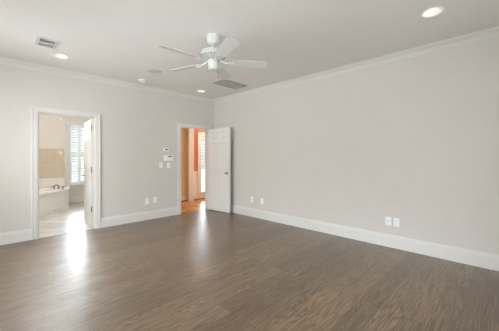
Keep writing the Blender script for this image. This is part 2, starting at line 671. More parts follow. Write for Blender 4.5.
# hall shell
bm = BM(); box(bm, BX1 + 0.1, HX1, 0.06, HY1 + 0.1, -0.10, 0.0)
tag(obj('floor_hall', bm, HALLFLOOR), 'orange oak strip floor of the hall', 'floor', kind='structure')
bm = BM(); box(bm, BX1 + 0.1, HX1, T, HY1 + 0.1, H, H + 0.1)
tag(obj('ceiling_hall', bm, HALLCEIL), 'white hall ceiling beyond the doorway', 'ceiling', kind='structure')
HW0, HW1, HWZ0, HWZ1 = 0.635, 1.24, 0.17, 1.95    # hall window opening
holed_wall('wall_hall', 'y', HY1, HY1 + 0.15, 0.20, HX1, 0, H, [(HW0, HW1, HWZ0, HWZ1)], CORAL,
           'coral painted hall wall round the tall window')
bm = BM(); box(bm, BX1 + 0.1, 0.20, HY1, HY1 + 0.15, 0, H)
tag(obj('wall_hall_left', bm, HALLWALL), 'tan orange hall wall seen at the left of the hall doorway', 'wall', kind='structure')
bm = BM(); box(bm, HX1, HX1 + 0.1, T, HY1 + 0.15, 0, H)
tag(obj('wall_hall_right', bm, CREAM), 'cream end wall of the hall behind the open door', 'wall', kind='structure')

# wall return (stub) with cream face between the tan and the coral wall
bm = BM(); box(bm, 0.105, 0.275, HY1 - 0.14, HY1, 0, H)
o = obj('wall_hall_stub', bm, HALLWALL)
tag(o, 'short tan wall return beside the coral strip in the hall', 'wall', kind='structure')
bm = BM(); box(bm, 0.100, 0.280, HY1 - 0.158, HY1 - 0.14, 0, H)
tag(obj('trim_5', bm, CREAM, bevel=0.004), 'tall cream casing board on the hall wall return', 'trim', kind='structure')
# cream wainscot below the coral wall
bm = BM(); box(bm, 0.275, 0.53, HY1 - 0.012, HY1, 0.0, 0.84); box(bm, 0.275, 0.53, HY1 - 0.024, HY1, 0.84, 0.875)
tag(obj('trim_6', bm, CREAM, bevel=0.003), 'cream wainscot with cap below the coral strip in the hall', 'trim', kind='structure')

# baseboards
run('baseboard_left', BASEP, (RX0, 0), (B0 - 0.084, 0), (0, -1), TRIM, 'white baseboard left of the bathroom doorway', 'baseboard')
run('baseboard_left', BASEP, (B1 + 0.084, 0), (D0 - 0.084, 0), (0, -1), TRIM, 'white baseboard between the bathroom doorway and the hall doorway', 'baseboard')
run('baseboard_left', BASEP, (D1 + 0.084, 0), (0, 0), (0, -1), TRIM, 'short white baseboard in the corner behind the open hall door', 'baseboard')
run('baseboard_right', BASEP, (0, 0), (0, RY0), (-1, 0), TRIM, 'long white baseboard on the right wall', 'baseboard')
run('baseboard_rear', BASEP, (0, RY0), (RX0, RY0), (0, 1), TRIM, 'white baseboard under the windows behind the camera', 'baseboard')
run('baseboard_side', BASEP, (RX0, RY0), (RX0, 0), (1, 0), TRIM, 'white baseboard at the camera\'s left hand', 'baseboard')
run('baseboard_bath', BASEP, (-2.36, BY1), (BX1, BY1), (0, -1), TRIM, 'white baseboard under the bathroom window', 'baseboard')
HB = [(o, z * 0.80) for o, z in BASEP]
run('baseboard_hall', HB, (BX1 + 0.1, HY1), (0.105, HY1), (0, -1), CREAM, 'cream baseboard on the tan hall wall', 'baseboard')
run('baseboard_hall', HB, (0.275, HY1 - 0.012), (HX1, HY1 - 0.012), (0, -1), CREAM, 'cream baseboard under the hall window', 'baseboard')
SHOE = [(0, 0), (0.030, 0), (0.030, 0.012), (0.022, 0.024), (0, 0.028)]
run('trim_7', SHOE, (BX1 + 0.1, HY1 - 0.013), (0.105, HY1 - 0.013), (0, -1), STAINWOOD, 'stained wood shoe moulding under the tan hall wall', 'trim')
run('trim_8', SHOE, (0.275, HY1 - 0.025), (HX1, HY1 - 0.025), (0, -1), STAINWOOD, 'stained wood shoe moulding under the hall window', 'trim')

# crown moulding
CR = [(o, H - 0.090 + z) for o, z in CROWNP]
run('trim_1', CR, (RX0, 0), (0, 0), (0, -1), CROWN, 'white crown moulding along the wall with the two doorways', 'crown moulding')
run('trim_2', CR, (0, 0), (0, RY0), (-1, 0), CROWN, 'white crown moulding along the long right wall', 'crown moulding')
run('trim_9', CR, (0, RY0), (RX0, RY0), (0, 1), CROWN, 'white crown moulding behind the camera', 'crown moulding')
run('trim_10', CR, (RX0, RY0), (RX0, 0), (1, 0), CROWN, 'white crown moulding at the camera\'s left hand', 'crown moulding')


# door casings with jambs and stops
def door_frame(name, x0, x1, zt, label, stop_y):
    root = empty(name, (0, 0, 0))
    obj('casing', casing_bm(x0, x1, zt, 0, -1), TRIM, root)
    obj('casing', casing_bm(x0, x1, zt, T, 1), TRIM, root)
    bm = BM()
    box(bm, x0, x0 + 0.006, 0, T, 0, zt); box(bm, x1 - 0.006, x1, 0, T, 0, zt); box(bm, x0 + 0.006, x1 - 0.006, 0, T, zt - 0.006, zt)
    obj('jamb', bm, TRIM, root)
    bm = BM()
    box(bm, x0 + 0.006, x0 + 0.018, stop_y, stop_y + 0.03, 0, zt - 0.006); box(bm, x1 - 0.018, x1 - 0.006, stop_y, stop_y + 0.03, 0, zt - 0.006)
    box(bm, x0 + 0.018, x1 - 0.018, stop_y, stop_y + 0.03, zt - 0.018, zt - 0.006)
    obj('stop', bm, TRIM, root)
    tag(root, label, 'door frame', kind='structure')
    return root


door_frame('trim_3', B0, B1, BZ, 'white cased frame of the bathroom doorway', 0.045)
door_frame('trim_4', D0, D1, DZ, 'white cased frame of the hall doorway', 0.045)
bm = BM(); box(bm, B0 + 0.006, B1 - 0.006, 0.03, 0.085, 0, 0.006)
tag(obj('trim_11', bm, ACRYLIC, bevel=0.003), 'thin white stone threshold under the bathroom doorway', 'threshold', kind='structure')


# ------------------------------------------------------------------ doors
def door_leaf_bm(w, h, t):
    """six-panel leaf: x 0..w, y -t/2..t/2, z 0..h"""
    bm = BM()
    st = 0.105
    mid = 0.095
    xs = [0, st, (w - mid) / 2, (w + mid) / 2, w - st, w]
    zs = [0, 0.235, 0.855, 1.03, 1.605, 1.70, h - 0.115, h]
    for sgn in (-1, 1):
        y = sgn * t / 2
        vc = {}
        def V(x, z):
            k = (round(x, 5), round(z, 5))
            if k not in vc:
                vc[k] = bm.verts.new((x, y, z))
            return vc[k]
        for i in range(5):
            for k in range(7):
                c = [V(xs[i], zs[k]), V(xs[i + 1], zs[k]), V(xs[i + 1], zs[k + 1]), V(xs[i], zs[k + 1])]
                if i in (1, 3) and k in (1, 3, 5):
                    prev = c
                    for ins, dep in ((0.010, 0.010), (0.020, 0.010), (0.045, 0.004)):
                        r = [bm.verts.new((x, y - sgn * dep, z)) for x, z in
                             ((xs[i] + ins, zs[k] + ins), (xs[i + 1] - ins, zs[k] + ins), (xs[i + 1] - ins, zs[k + 1] - ins), (xs[i] + ins, zs[k + 1] - ins))]
                        for q in range(4):
                            bm.faces.new((prev[q], prev[(q + 1) % 4], r[(q + 1) % 4], r[q]))
                        prev = r
                    bm.faces.new(prev)
                else:
                    bm.faces.new(c)
    e = [ed for ed in bm.edges if len(ed.link_faces) == 1]
    bmesh.ops.bridge_loops(bm, edges=e)
    return bm


def hinge_bm():
    bm = BM()
    tube(bm, [(0, 0, -0.045), (0, 0, 0.045)], 0.007, 10)
    lathe(bm, [(0, 0.052), (0.006, 0.049), (0.008, 0.045)], 10, close=False)
    lathe(bm, [(0.008, -0.045), (0.006, -0.049), (0, -0.052)], 10, close=False)
    box(bm, 0.0, 0.03, -0.0015, 0.0015, -0.044, 0.044)
    box(bm, -0.03, 0.0, -0.0015, 0.0015, -0.044, 0.044)
    return bm


def make_door(name, hinge, ang, w, h, t, label, knob):
    root = empty(name, (hinge[0], hinge[1], 0.012), ang)
    side = -1 if knob == 'knob' else 1
    obj('leaf', door_leaf_bm(w, h, t), DOORW, root, (0.006, 0, 0))
    for z in (0.32, 1.05, h - 0.16):
        hg = obj('hinge', hinge_bm(), HINGE, root, (0.0, HS[name] * t / 2, z), smooth=True)
        hg['label'] = 'aged nickel door hinge'
    zk = 0.915
    for s in (-1, 1):
        bm = BM()
        if knob == 'knob':
            prof = [(0, 0), (0.032, 0), (0.032, 0.004), (0.024, 0.009), (0.011, 0.012), (0.010, 0.028), (0.018, 0.034), (0.026, 0.044), (0.027, 0.052), (0.020, 0.062), (0, 0.065)]
            vs_ = lathe(bm, prof, 20)
            xform(vs_, Matrix.Translation((w - 0.065, s * t / 2, zk)) @ Matrix.Rotation(-s * PI / 2, 4, 'X'))
            k = obj('knob', bm, NICKEL, root, smooth=True)
            k['label'] = 'round brushed nickel door knob'
        else:
            vs_ = lathe(bm, [(0, 0), (0.030, 0), (0.030, 0.005), (0.022, 0.010), (0.010, 0.012), (0.010, 0.045), (0, 0.045)], 20)
            xform(vs_, Matrix.Translation((w - 0.065, s * t / 2, zk)) @ Matrix.Rotation(-s * PI / 2, 4, 'X'))
            y = s * (t / 2 + 0.045)
            tube(bm, [(w - 0.062, y, zk), (w - 0.10, y, zk + 0.004), (w - 0.15, y + s * 0.002, zk), (w - 0.178, y - s * 0.002, zk - 0.006)], [0.010, 0.009, 0.008, 0.007], 10)
            k = obj('lever_handle', bm, NICKEL, root, smooth=True)
            k['label'] = 'brushed nickel lever handle'
    tag(root, label, 'door', kind='structure')
    return root


HS = {'door_1': 1, 'door_2': 1}
make_door('door_1', (-2.69, 0.155), math.radians(85.5), 0.77, 1.985, 0.035, 'white panelled bathroom door standing open into the bathroom, seen nearly edge on', 'lever')
make_door('door_2', (-0.193, -0.035), math.radians(-86), 0.735, 1.975, 0.035, 'white six panel hall door swung open against the right wall', 'knob')


# ------------------------------------------------------------------ windows
def sash_window(name, x0, x1, z0, z1, yface, depth, sgn_in, label, axis='y', pmat=TRIM, casing=True, mirror=None):
    """sash window in a y=const wall; yface is the room face, sgn_in points into the room"""
    root = empty(name, (0, 0, 0))
    ym = yface - sgn_in * depth * 0.6
    if casing:
        obj('casing', casing_bm(x0, x1, z1, yface, sgn_in, z0), pmat, root)
        bm = BM(); box(bm, x0 - 0.11, x1 + 0.11, min(yface, yface + sgn_in * 0.055), max(yface, yface + sgn_in * 0.055), z0 - 0.028, z0)
        obj('sill', bm, pmat, root, bevel=0.006)
        bm = BM(); box(bm, x0 - 0.085, x1 + 0.085, min(yface, yface + sgn_in * 0.016), max(yface, yface + sgn_in * 0.016), z0 - 0.098, z0 - 0.028)
        obj('apron', bm, pmat, root, bevel=0.004)
    w = 0.045
    zm = (z0 + z1) / 2
    bm = BM()
    for (a0, a1, b0, b1) in ((x0, x0 + w, z0, z1), (x1 - w, x1, z0, z1), (x0 + w, x1 - w, z0, z0 + w), (x0 + w, x1 - w, z1 - w, z1), (x0 + w, x1 - w, zm - 0.02, zm + 0.02)):
        box(bm, a0, a1, ym - 0.022, ym + 0.022, b0, b1)
    obj('sash_frame', bm, pmat, root)
    bm = BM()
    box(bm, (x0 + x1) / 2 - 0.009, (x0 + x1) / 2 + 0.009, ym - 0.012, ym + 0.012, z0 + w, zm - 0.02)
    box(bm, (x0 + x1) / 2 - 0.009, (x0 + x1) / 2 + 0.009, ym - 0.012, ym + 0.012, zm + 0.02, z1 - w)
    obj('muntin', bm, pmat, root)
    bm = BM(); box(bm, x0 + w * .9, x1 - w * .9, ym - 0.002, ym + 0.002, z0 + w * .9, z1 - w * .9)
    obj('pane', bm, GLASS, root)
    tag(root, label, 'window', kind='structure')
    return root


# bathroom window with a plantation shutter
w1 = sash_window('window_1', WX0, WX1, WZ0, WZ1, BY1, 0.15, -1, 'tall bathroom window with white plantation shutter beside the tub')
xm = (WX0 + WX1) / 2
for a, b in ((WX0 + 0.004, xm - 0.002), (xm + 0.002, WX1 - 0.004)):
    bm = BM()
    yf = BY1 + 0.030
    s = 0.036
    zt, zb = WZ1 - 0.006, WZ0 + 0.006
    box(bm, a, a + s, yf - 0.013, yf + 0.013, zb, zt); box(bm, b - s, b, yf - 0.013, yf + 0.013, zb, zt)
    box(bm, a + s, b - s, yf - 0.013, yf + 0.013, zt - 0.09, zt); box(bm, a + s, b - s, yf - 0.013, yf + 0.013, zb, zb + 0.09)
    box(bm, a + s, b - s, yf - 0.013, yf + 0.013, 1.375, 1.425)
    sh = obj('shutter_frame', bm, SHUTW, w1)
    sh['label'] = 'white shutter panel frame'
    bm = BM()
    for za, zc in ((zb + 0.09, 1.375), (1.425, zt - 0.09)):
        n = int(round((zc - za) / 0.070))
        for i in range(n):
            z = za + (i + 0.5) * (zc - za) / n
            vv = box(bm, a + s + 0.001, b - s - 0.001, -0.039, 0.039, -0.005, 0.005)
            xform(vv, Matrix.Translation((0, yf, z)) @ Matrix.Rotation(math.radians(30), 4, 'X'))
    obj('louvers', bm, SHUTW, sh)
    bm = BM(); box(bm, (a + b) / 2 - 0.005, (a + b) / 2 + 0.005, yf - 0.060, yf - 0.050, zb + 0.12, 1.345); box(bm, (a + b) / 2 - 0.005, (a + b) / 2 + 0.005, yf - 0.060, yf - 0.050, 1.455, zt - 0.12)
    obj('tilt_rod', bm, SHUTW, sh)

# hall window with horizontal blind
w2 = sash_window('window_2', HW0, HW1, HWZ0, HWZ1, HY1, 0.15, -1, 'tall hall window with pale horizontal blind beyond the open door', pmat=CREAM, casing=False)
bm = casing_bm(HW0, HW1, HWZ1, HY1, -1, HWZ0, prof=[(0, 0), (0, 0.014), (0.01, 0.02), (0.105, 0.024), (0.125, 0.03), (0.13, 0)])
obj('casing', bm, CREAM, w2)
bm = BM(); box(bm, HW0 - 0.13, HW1 + 0.13, HY1 - 0.05, HY1, HWZ0 - 0.03, HWZ0)
obj('sill', bm, CREAM, w2, bevel=0.005)
bm = BM()
n = 36
for i in range(n):
    z = HWZ0 + 0.03 + (i + 0.5) * (HWZ1 - HWZ0 - 0.10) / n
    vv = box(bm, HW0 + 0.012, HW1 - 0.012, -0.022, 0.022, -0.0012, 0.0012)
    xform(vv, Matrix.Translation((0, HY1 + 0.035, z)) @ Matrix.Rotation(math.radians(24), 4, 'X'))
bl = obj('blind_slats', bm, BLINDW, w2)
bm = BM(); box(bm, HW0 + 0.006, HW1 - 0.006, HY1 + 0.01, HY1 + 0.06, HWZ1 - 0.06, HWZ1 - 0.004)
obj('blind_headrail', bm, BLINDW, w2, bevel=0.004)

# unseen bedroom windows, added to let daylight in
for i, h in enumerate(RW):
    sash_window('window_%d' % (3 + i), h[0], h[1], h[2], h[3], RY0, 0.15, 1,
                ['bedroom window behind the camera nearer the right wall', 'bedroom window behind the camera nearer the far corner'][i])
for i, h in enumerate(SW):
    r = sash_window('window_%d' % (5 + i), h[0], h[1], h[2], h[3], 0, 0.15, -1,
                    ['bedroom window at the camera\'s left hand nearer the bathroom', 'bedroom window at the camera\'s left hand nearer the rear wall'][i])
    r.location = (RX0, 0, 0)
    r.rotation_euler = (0, 0, PI / 2)

# ------------------------------------------------------------------ bathroom fittings
tub = empty('bathtub', (-3.25, 2.6, 0))
tag(tub, 'white corner bathtub with panelled diagonal front under the tan tile', 'bathtub')
E0 = Vector((-2.585, 2.565))
diag = [(E0.x, E0.y), (-2.43, BY1 - 0.006), (BX0 + 0.006, BY1 - 0.006), (BX0 + 0.006, E0.y - (E0.x - BX0 - 0.006))]
loc = lambda poly: [(x + 3.25, y - 2.6) for x, y in poly]


def inset_poly(poly, d):
    out = []
    n = len(poly)
    for i in range(n):
        p0, p1, p2 = Vector(poly[i - 1]), Vector(poly[i]), Vector(poly[(i + 1) % n])
        d1, d2 = (p1 - p0).normalized(), (p2 - p1).normalized()
        n1, n2 = Vector((-d1.y, d1.x)), Vector((-d2.y, d2.x))
        b = (n1 + n2).normalized()
        k = d / max(0.3, b.dot(n1))
        q = p1 + b * k
        out.append((q.x, q.y))
    return out


bm = BM()
skirt = inset_poly(diag, 0.022)
# skirt walls as a closed shell (hollow inside so that the basin fits)
outer, inner = loc(skirt), loc(inset_poly(diag, 0.045))
lo = [bm.verts.new((x, y, 0)) for x, y in outer]; hi = [bm.verts.new((x, y, 0.455)) for x, y in outer]
li = [bm.verts.new((x, y, 0)) for x, y in inner]; hi2 = [bm.verts.new((x, y, 0.455)) for x, y in inner]
for i in range(4):
    j = (i + 1) % 4
    bm.faces.new((lo[i], lo[j], hi[j], hi[i])); bm.faces.new((li[j], li[i], hi2[i], hi2[j]))
    bm.faces.new((hi[i], hi[j], hi2[j], hi2[i])); bm.faces.new((li[i], li[j], lo[j], lo[i]))
obj('skirt', bm, ACRYLIC, tub)
# deck with an oval basin
bm = BM()
c = Vector((-3.10, 2.72))
M_ = 48
u = Vector((1, 1)).normalized(); v_ = Vector((-1, 1)).normalized()
oval = []
for i in range(M_):
    a = 2 * PI * i / M_
    p = c + u * (0.58 * math.cos(a)) + v_ * (0.33 * math.sin(a))
    oval.append((p.x, p.y))
ang = lambda p: math.atan2(p[1] - c.y, p[0] - c.x)
def ray_poly(p):
    d = (Vector(p) - c).normalized()
    best = None
    for i in range(4):
        a_, b_ = Vector(diag[i]), Vector(diag[(i + 1) % 4])
        e_ = b_ - a_
        den = d.x * e_.y - d.y * e_.x
        if abs(den) < 1e-9:
            continue
        w_ = a_ - c
        t_ = (w_.x * e_.y - w_.y * e_.x) / den
        s_ = (w_.x * d.y - w_.y * d.x) / den
        if t_ > 0 and -1e-6 <= s_ <= 1 + 1e-6 and (best is None or t_ < best[0]):
            best = (t_, c + d * t_)
    return (best[1].x, best[1].y)
outr = [ray_poly(p) for p in oval]
for q in diag:   # snap the nearest ray to each deck corner
    k = min(range(M_), key=lambda i: (Vector(outr[i]) - Vector(q)).length)
    outr[k] = q
sc_ = lambda pts, k: [(c.x + (x - c.x) * k, c.y + (y - c.y) * k) for x, y in pts]
rings = [(outr, 0.455), (outr, 0.492), (sc_(outr, 0.992), 0.5), (sc_(oval, 1.04), 0.5), (sc_(oval, 1.02), 0.504), (sc_(oval, 0.97), 0.504),
         (sc_(oval, 0.94), 0.49), (sc_(oval, 0.88), 0.30), (sc_(oval, 0.80), 0.13), (sc_(oval, 0.6), 0.09)]
rv = [[bm.verts.new((x + 3.25, y - 2.6, z)) for x, y in pts] for pts, z in rings]
for a, b in zip(rv, rv[1:]):
    for i in range(M_):
        j = (i + 1) % M_
        bm.faces.new((a[i], a[j], b[j], b[i]))
bm.faces.new(rv[-1])
obj('deck', bm, ACRYLIC, tub, smooth=True)
# raised front panel on the diagonal skirt
bm = BM()
L_ = 1.02
d45 = Vector((-1, -1, 0)).normalized(); n45 = Vector((1, -1, 0)).normalized()
p0 = Vector((E0.x + 3.25, E0.y - 2.6, 0)) - n45 * 0.022 + d45 * 0.12
a0 = p0 + Vector((0, 0, 0.07)); 
def panel_ring(ins, out):
    return [p0 + d45 * s + n45 * out + Vector((0, 0, z)) for s, z in ((ins, 0.06 + ins), (L_ - ins, 0.06 + ins), (L_ - ins, 0.415 - ins), (ins, 0.415 - ins))]
loft(bm, [panel_ring(0, 0), panel_ring(0, 0.006), panel_ring(0.012, 0.012), panel_ring(0.03, 0.012), panel_ring(0.045, 0.006)])
obj('front_panel', bm, ACRYLIC, tub)

# tub surround: cream splash and tan tile
bm = BM(); box(bm, BX0, -2.545, BY1 - 0.022, BY1, 0.5, 0.735)
tag(obj('trim_12', bm, ACRYLIC, bevel=0.004), 'cream splash ledge between tub and tan tile', 'trim', kind='structure')
bm = BM(); box(bm, BX0, -2.560, BY1 - 0.014, BY1, 0.735, 1.49)
tag(obj('wall_tile', bm, TANTILE), 'tan stone tile panel on the wall above the tub', 'tile', kind='structure')
bm = BM(); box(bm, BX0, -2.545, BY1 - 0.022, BY1, 1.49, 1.535); box(bm, -2.560, -2.545, BY1 - 0.022, BY1, 0.735, 1.49)
tag(obj('trim_13', bm, TANBORDER, bevel=0.004), 'tan stone border along the top of the tub tile', 'trim', kind='structure')

fau = empty('tub_faucet', (-2.80, 2.66, 0.5015), math.radians(225))
tag(fau, 'dark bronze two handle faucet on the bathtub rim', 'faucet')
bm = BM()
lathe(bm, [(0, 0), (0.034, 0), (0.034, 0.006), (0.024, 0.012), (0.018, 0.030), (0.016, 0.05), (0, 0.05)], 20)
tube(bm, [(0, 0, 0.04), (0, 0, 0.075), (0.02, 0, 0.100), (0.07, 0, 0.112), (0.13, 0, 0.105), (0.165, 0, 0.085), (0.17, 0, 0.070)], [0.017, 0.016, 0.016, 0.015, 0.015, 0.014, 0.014], 12)
obj('spout', bm, BRONZE, fau, smooth=True)
for s in (-1, 1):
    bm = BM()
    lathe(bm, [(0, 0), (0.03, 0), (0.03, 0.006), (0.02, 0.014), (0.015, 0.04), (0.02, 0.055), (0.016, 0.075), (0, 0.08)], 20)
    tube(bm, [(0, -0.012 * s, 0.062), (0, 0.075 * s, 0.072)], [0.009, 0.006], 10)
    obj('handle', bm, BRONZE, fau, (0, s * 0.11, 0), smooth=True)

for z, lab in ((2.35, 'small white round wall disc high on the bathroom wall left of the window'), (1.41, 'small white round wall disc at the top edge of the tan tile')):
    bm = BM()
    vv = lathe(bm, [(0, 0), (0.042, 0), (0.042, 0.010), (0.034, 0.018), (0, 0.021)], 24)
    xform(vv, Matrix.Rotation(PI / 2, 4, 'X'))
    tag(obj('wall_disc', bm, WHITEPL, None, (-2.628, BY1 - (0.0145 if z < 1.49 else 0.0003), z), smooth=True), lab, 'wall disc', 'white discs on the bathroom wall')


# unseen fill lamps added to brighten the bath and the hall
def point(name, loc, power, r=0.12, col=(1, 1, 1)):
    d = bpy.data.lights.new(name, 'POINT')
    d.energy = power
    d.shadow_soft_size = r
    d.color = col
    o = bpy.data.objects.new(name, d)
    o.location = loc
    COL.objects.link(o)
    return o


def fill_lamp(x, y, label, power, col):
    root = empty('ceiling_lamp', (x, y, H))
    bm = BM(); lathe(bm, [(0, 0), (0.15, 0), (0.15, -0.02), (0.14, -0.03), (0, -0.03)], 32)
    obj('base', bm, NICKEL, root, smooth=True)
    bm = BM(); lathe(bm, [(0.13, -0.03), (0.125, -0.06), (0.09, -0.09), (0.04, -0.105), (0, -0.108)], 32, close=False)
    obj('shade', bm, FILLGLASS, root, smooth=True)
    tag(root, label, 'ceiling lamp')
    point(('bath' if x < 0 else 'hall') + '_lamp_light', (x, y, H - 0.30), power, 0.15, col)


FILLGLASS = emit_mat('lit_opal_glass', (1, 0.93, 0.82, 1), 4)
fill_lamp(-3.15, 1.25, 'opal ceiling lamp lighting the bathroom', 48, (0.92, 0.96, 1.0))
fill_lamp(1.35, 0.75, 'opal ceiling lamp lighting the hall', 36, (1.0, 0.97, 0.93))

# ------------------------------------------------------------------ outdoors beyond the windows
bm = BM(); box(bm, -25, 25, BY1 + 0.20, 25, -0.45, -0.3)
tag(obj('lawn', bm, GRASS), 'green lawn outside the bathroom and hall windows', 'lawn', kind='structure')
bm = BM(); box(bm, -25, 25, -25, BY1 + 0.20, -0.45, -0.3)  # unseen pale ground added to bounce daylight up into the bedroom
tag(obj('paving', bm, BOUNCE), 'pale grey paving outside the bedroom windows', 'paving', kind='structure')
hedge = empty('hedge', (-1.9, 7.0, -0.3))
tag(hedge, 'leafy green shrub outside the bathroom window', 'shrub')
bm = BM()
for i in range(2600):
    a = random.uniform(0, 2 * PI)
    zz = random.uniform(0.1, 1.5)
    r = 0.9 * math.sqrt(max(0.05, 1 - (zz / 1.6) ** 2)) * random.uniform(0.7, 1.0)
    p = Vector((1.6 * r * math.cos(a), r * math.sin(a), zz))
    mt = Matrix.Translation(p) @ Matrix.Rotation(random.uniform(0, 6.28), 4, 'Z') @ Matrix.Rotation(random.uniform(-1, 1), 4, 'X')
    vv = [bm.verts.new(mt @ Vector(q)) for q in ((0, -0.06, 0), (0.03, 0, 0.008), (0, 0.06, 0), (-0.03, 0, 0.008))]
    bm.faces.new(vv)
obj('foliage', bm, LEAF, hedge)
bm = BM()
for i in range(7):
    a = i * 0.9
    tube(bm, [(0.1 * math.cos(a), 0.1 * math.sin(a), 0), (0.5 * math.cos(a), 0.4 * math.sin(a), 0.6), (0.8 * math.cos(a), 0.5 * math.sin(a), 1.1)], [0.025, 0.018, 0.008], 6)
obj('stem', bm, BARK, hedge)

# ------------------------------------------------------------------ ceiling fan
FX, FY = -2.167, -2.784
fan = empty('ceiling_fan', (FX, FY, H))
tag(fan, 'white five blade ceiling fan hanging from the ceiling', 'ceiling fan')
bm = BM()
lathe(bm, [(0, 0), (0.068, 0), (0.071, -0.012), (0.070, -0.070), (0.064, -0.095), (0.050, -0.110), (0.026, -0.118), (0, -0.118)], 40)
obj('canopy', bm, FANWH, fan, smooth=True)
bm = BM(); lathe(bm, [(0, -0.10), (0.014, -0.10), (0.014, -0.16), (0.030, -0.165), (0.032, -0.185), (0, -0.185)], 24)
obj('downrod', bm, FANWH, fan, smooth=True)
bm = BM()
lathe(bm, [(0, -0.175), (0.06, -0.175), (0.105, -0.182), (0.135, -0.198), (0.146, -0.222), (0.146, -0.250), (0.138, -0.268), (0.120, -0.276), (0.112, -0.286), (0.095, -0.296), (0, -0.296)], 48)
obj('motor_housing', bm, FANWH, fan, smooth=True)
bm = BM()
for k in range(24):
    a = 2 * PI * k / 24
    vv = box(bm, 0.126, 0.147, -0.008, 0.008, -0.264, -0.256)
    xform(vv, Matrix.Rotation(a, 4, 'Z') @ Matrix.Translation((-0.0005, 0, 0)))
o = obj('housing_vents', bm, SLOT, fan)
o['label'] = 'dark cooling slots round the motor housing'
bm = BM()
lathe(bm, [(0, -0.296), (0.070, -0.296), (0.074, -0.31), (0.062, -0.325), (0.058, -0.385), (0.050, -0.405), (0.030, -0.418), (0, -0.420)], 36)
obj('switch_housing', bm, FANWH, fan, smooth=True)
bm = BM(); lathe(bm, [(0, -0.419), (0.012, -0.419), (0.012, -0.430), (0.006, -0.440), (0, -0.442)], 16)
o = obj('finial', bm, NICKEL, fan, smooth=True)
o['label'] = 'small metal finial under the fan'
for s, ln in ((1, 0.085), (-1, 0.05)):
    bm = BM()
    tube(bm, [(0.056 * s, 0, -0.375), (0.070 * s, 0, -0.380), (0.072 * s, 0, -0.39), (0.072 * s, 0, -0.39 - ln)], 0.0018, 6)
    lathe(bm, [(0, 0), (0.004, -0.003), (0.005, -0.012), (0.003, -0.02), (0, -0.022)], 8, (0.072 * s, 0, -0.388 - ln))
    obj('pull_chain', bm, NICKEL, fan, smooth=True)


def blade_bm():
    """plan outline with rounded tip, thin slab"""
    pts = []
    for r, w in ((0.215, 0.050), (0.235, 0.058), (0.45, 0.066), (0.60, 0.071), (0.635, 0.066), (0.652, 0.052), (0.660, 0.030)):
        pts.append((r, w))
    poly = [(r, w) for r, w in pts] + [(r, -w) for r, w in reversed(pts)]
    bm = BM()
    prism(bm, poly, -0.003, 0.003)
    return bm


def iron_bm():
    bm = BM()
    tube(bm, [(0.085, 0, -0.300), (0.13, 0, -0.318), (0.165, 0.0, -0.326), (0.20, 0, -0.326)], [0.014, 0.012, 0.011, 0.010], 10)
    for s in (-1, 1):
        tube(bm, [(0.165, 0, -0.326), (0.19, s * 0.03, -0.327), (0.225, s * 0.036, -0.329), (0.255, s * 0.03, -0.329)], [0.009, 0.008, 0.008, 0.006], 8)
    tube(bm, [(0.20, 0, -0.326), (0.262, 0, -0.329)], [0.010, 0.006], 8)
    return bm


ib, bb = None, None
base = -36.0 - 9.5       # screen-right direction in world degrees plus the measured turn
right_ang = math.degrees(math.atan2(-0.7127, 0.7015))
for k in range(5):
    a = math.radians(right_ang + 8.0 + 72 * k)
    if k == 0:
        i0 = obj('blade_arm', iron_bm(), FANWH, fan, smooth=True)
        b0 = obj('blade', blade_bm(), FANWH, i0)
        b0.location = (0, 0, -0.320)
        b0.rotation_euler = (math.radians(-13), 0, 0)
        i0.rotation_euler = (0, 0, a)
    else:
        ik = i0.copy(); COL.objects.link(ik); ik.parent = fan; ik.rotation_euler = (0, 0, a)
        bk = b0.copy(); COL.objects.link(bk); bk.parent = ik


# ------------------------------------------------------------------ ceiling fixtures
def recessed(x, y, label, power):
    root = empty('recessed_light', (x, y, H))
    bm = BM()
    lathe(bm, [(0.0855, 0.0), (0.0855, -0.001), (0.102, -0.001), (0.102, -0.004), (0.094, -0.008), (0.084, -0.007), (0.080, 0.0)], 40, close=False)
    obj('trim_ring', bm, WHITEPL, root, smooth=True)
    bm = BM(); lathe(bm, [(0.080, 0.0), (0.074, 0.018), (0.060, 0.045), (0.060, 0.070), (0.064, 0.070), (0.066, 0.046), (0.082, 0.010), (0.0840, 0.0)], 40, close=False)
    obj('baffle', bm, WHITEPL, root, smooth=True)
    bm = BM(); lathe(bm, [(0, 0.038), (0.030, 0.041), (0.050, 0.050), (0.0595, 0.062)], 32, close=False)
    obj('lens', bm, BULB, root, smooth=True)
    tag(root, label, 'recessed light', 'recessed lights in the bedroom ceiling')
    d = bpy.data.lights.new('recessed_lamp', 'SPOT')
    d.energy = power
    d.spot_size = math.radians(100)
    d.spot_blend = 0.9
    d.shadow_soft_size = 0.05
    d.color = (1.0, 0.86, 0.68)
    o = bpy.data.objects.new('recessed_lamp', d)
    o.location = (x, y, H + 0.02)
    COL.objects.link(o)


recessed(-3.319, -0.727, 'lit recessed ceiling light near the bathroom doorway, beside the small vent', 5)
recessed(-0.774, -0.54, 'lit recessed ceiling light near the far room corner', 5)
recessed(-0.932, -4.75, 'lit recessed ceiling light nearest the camera at top right', 5)


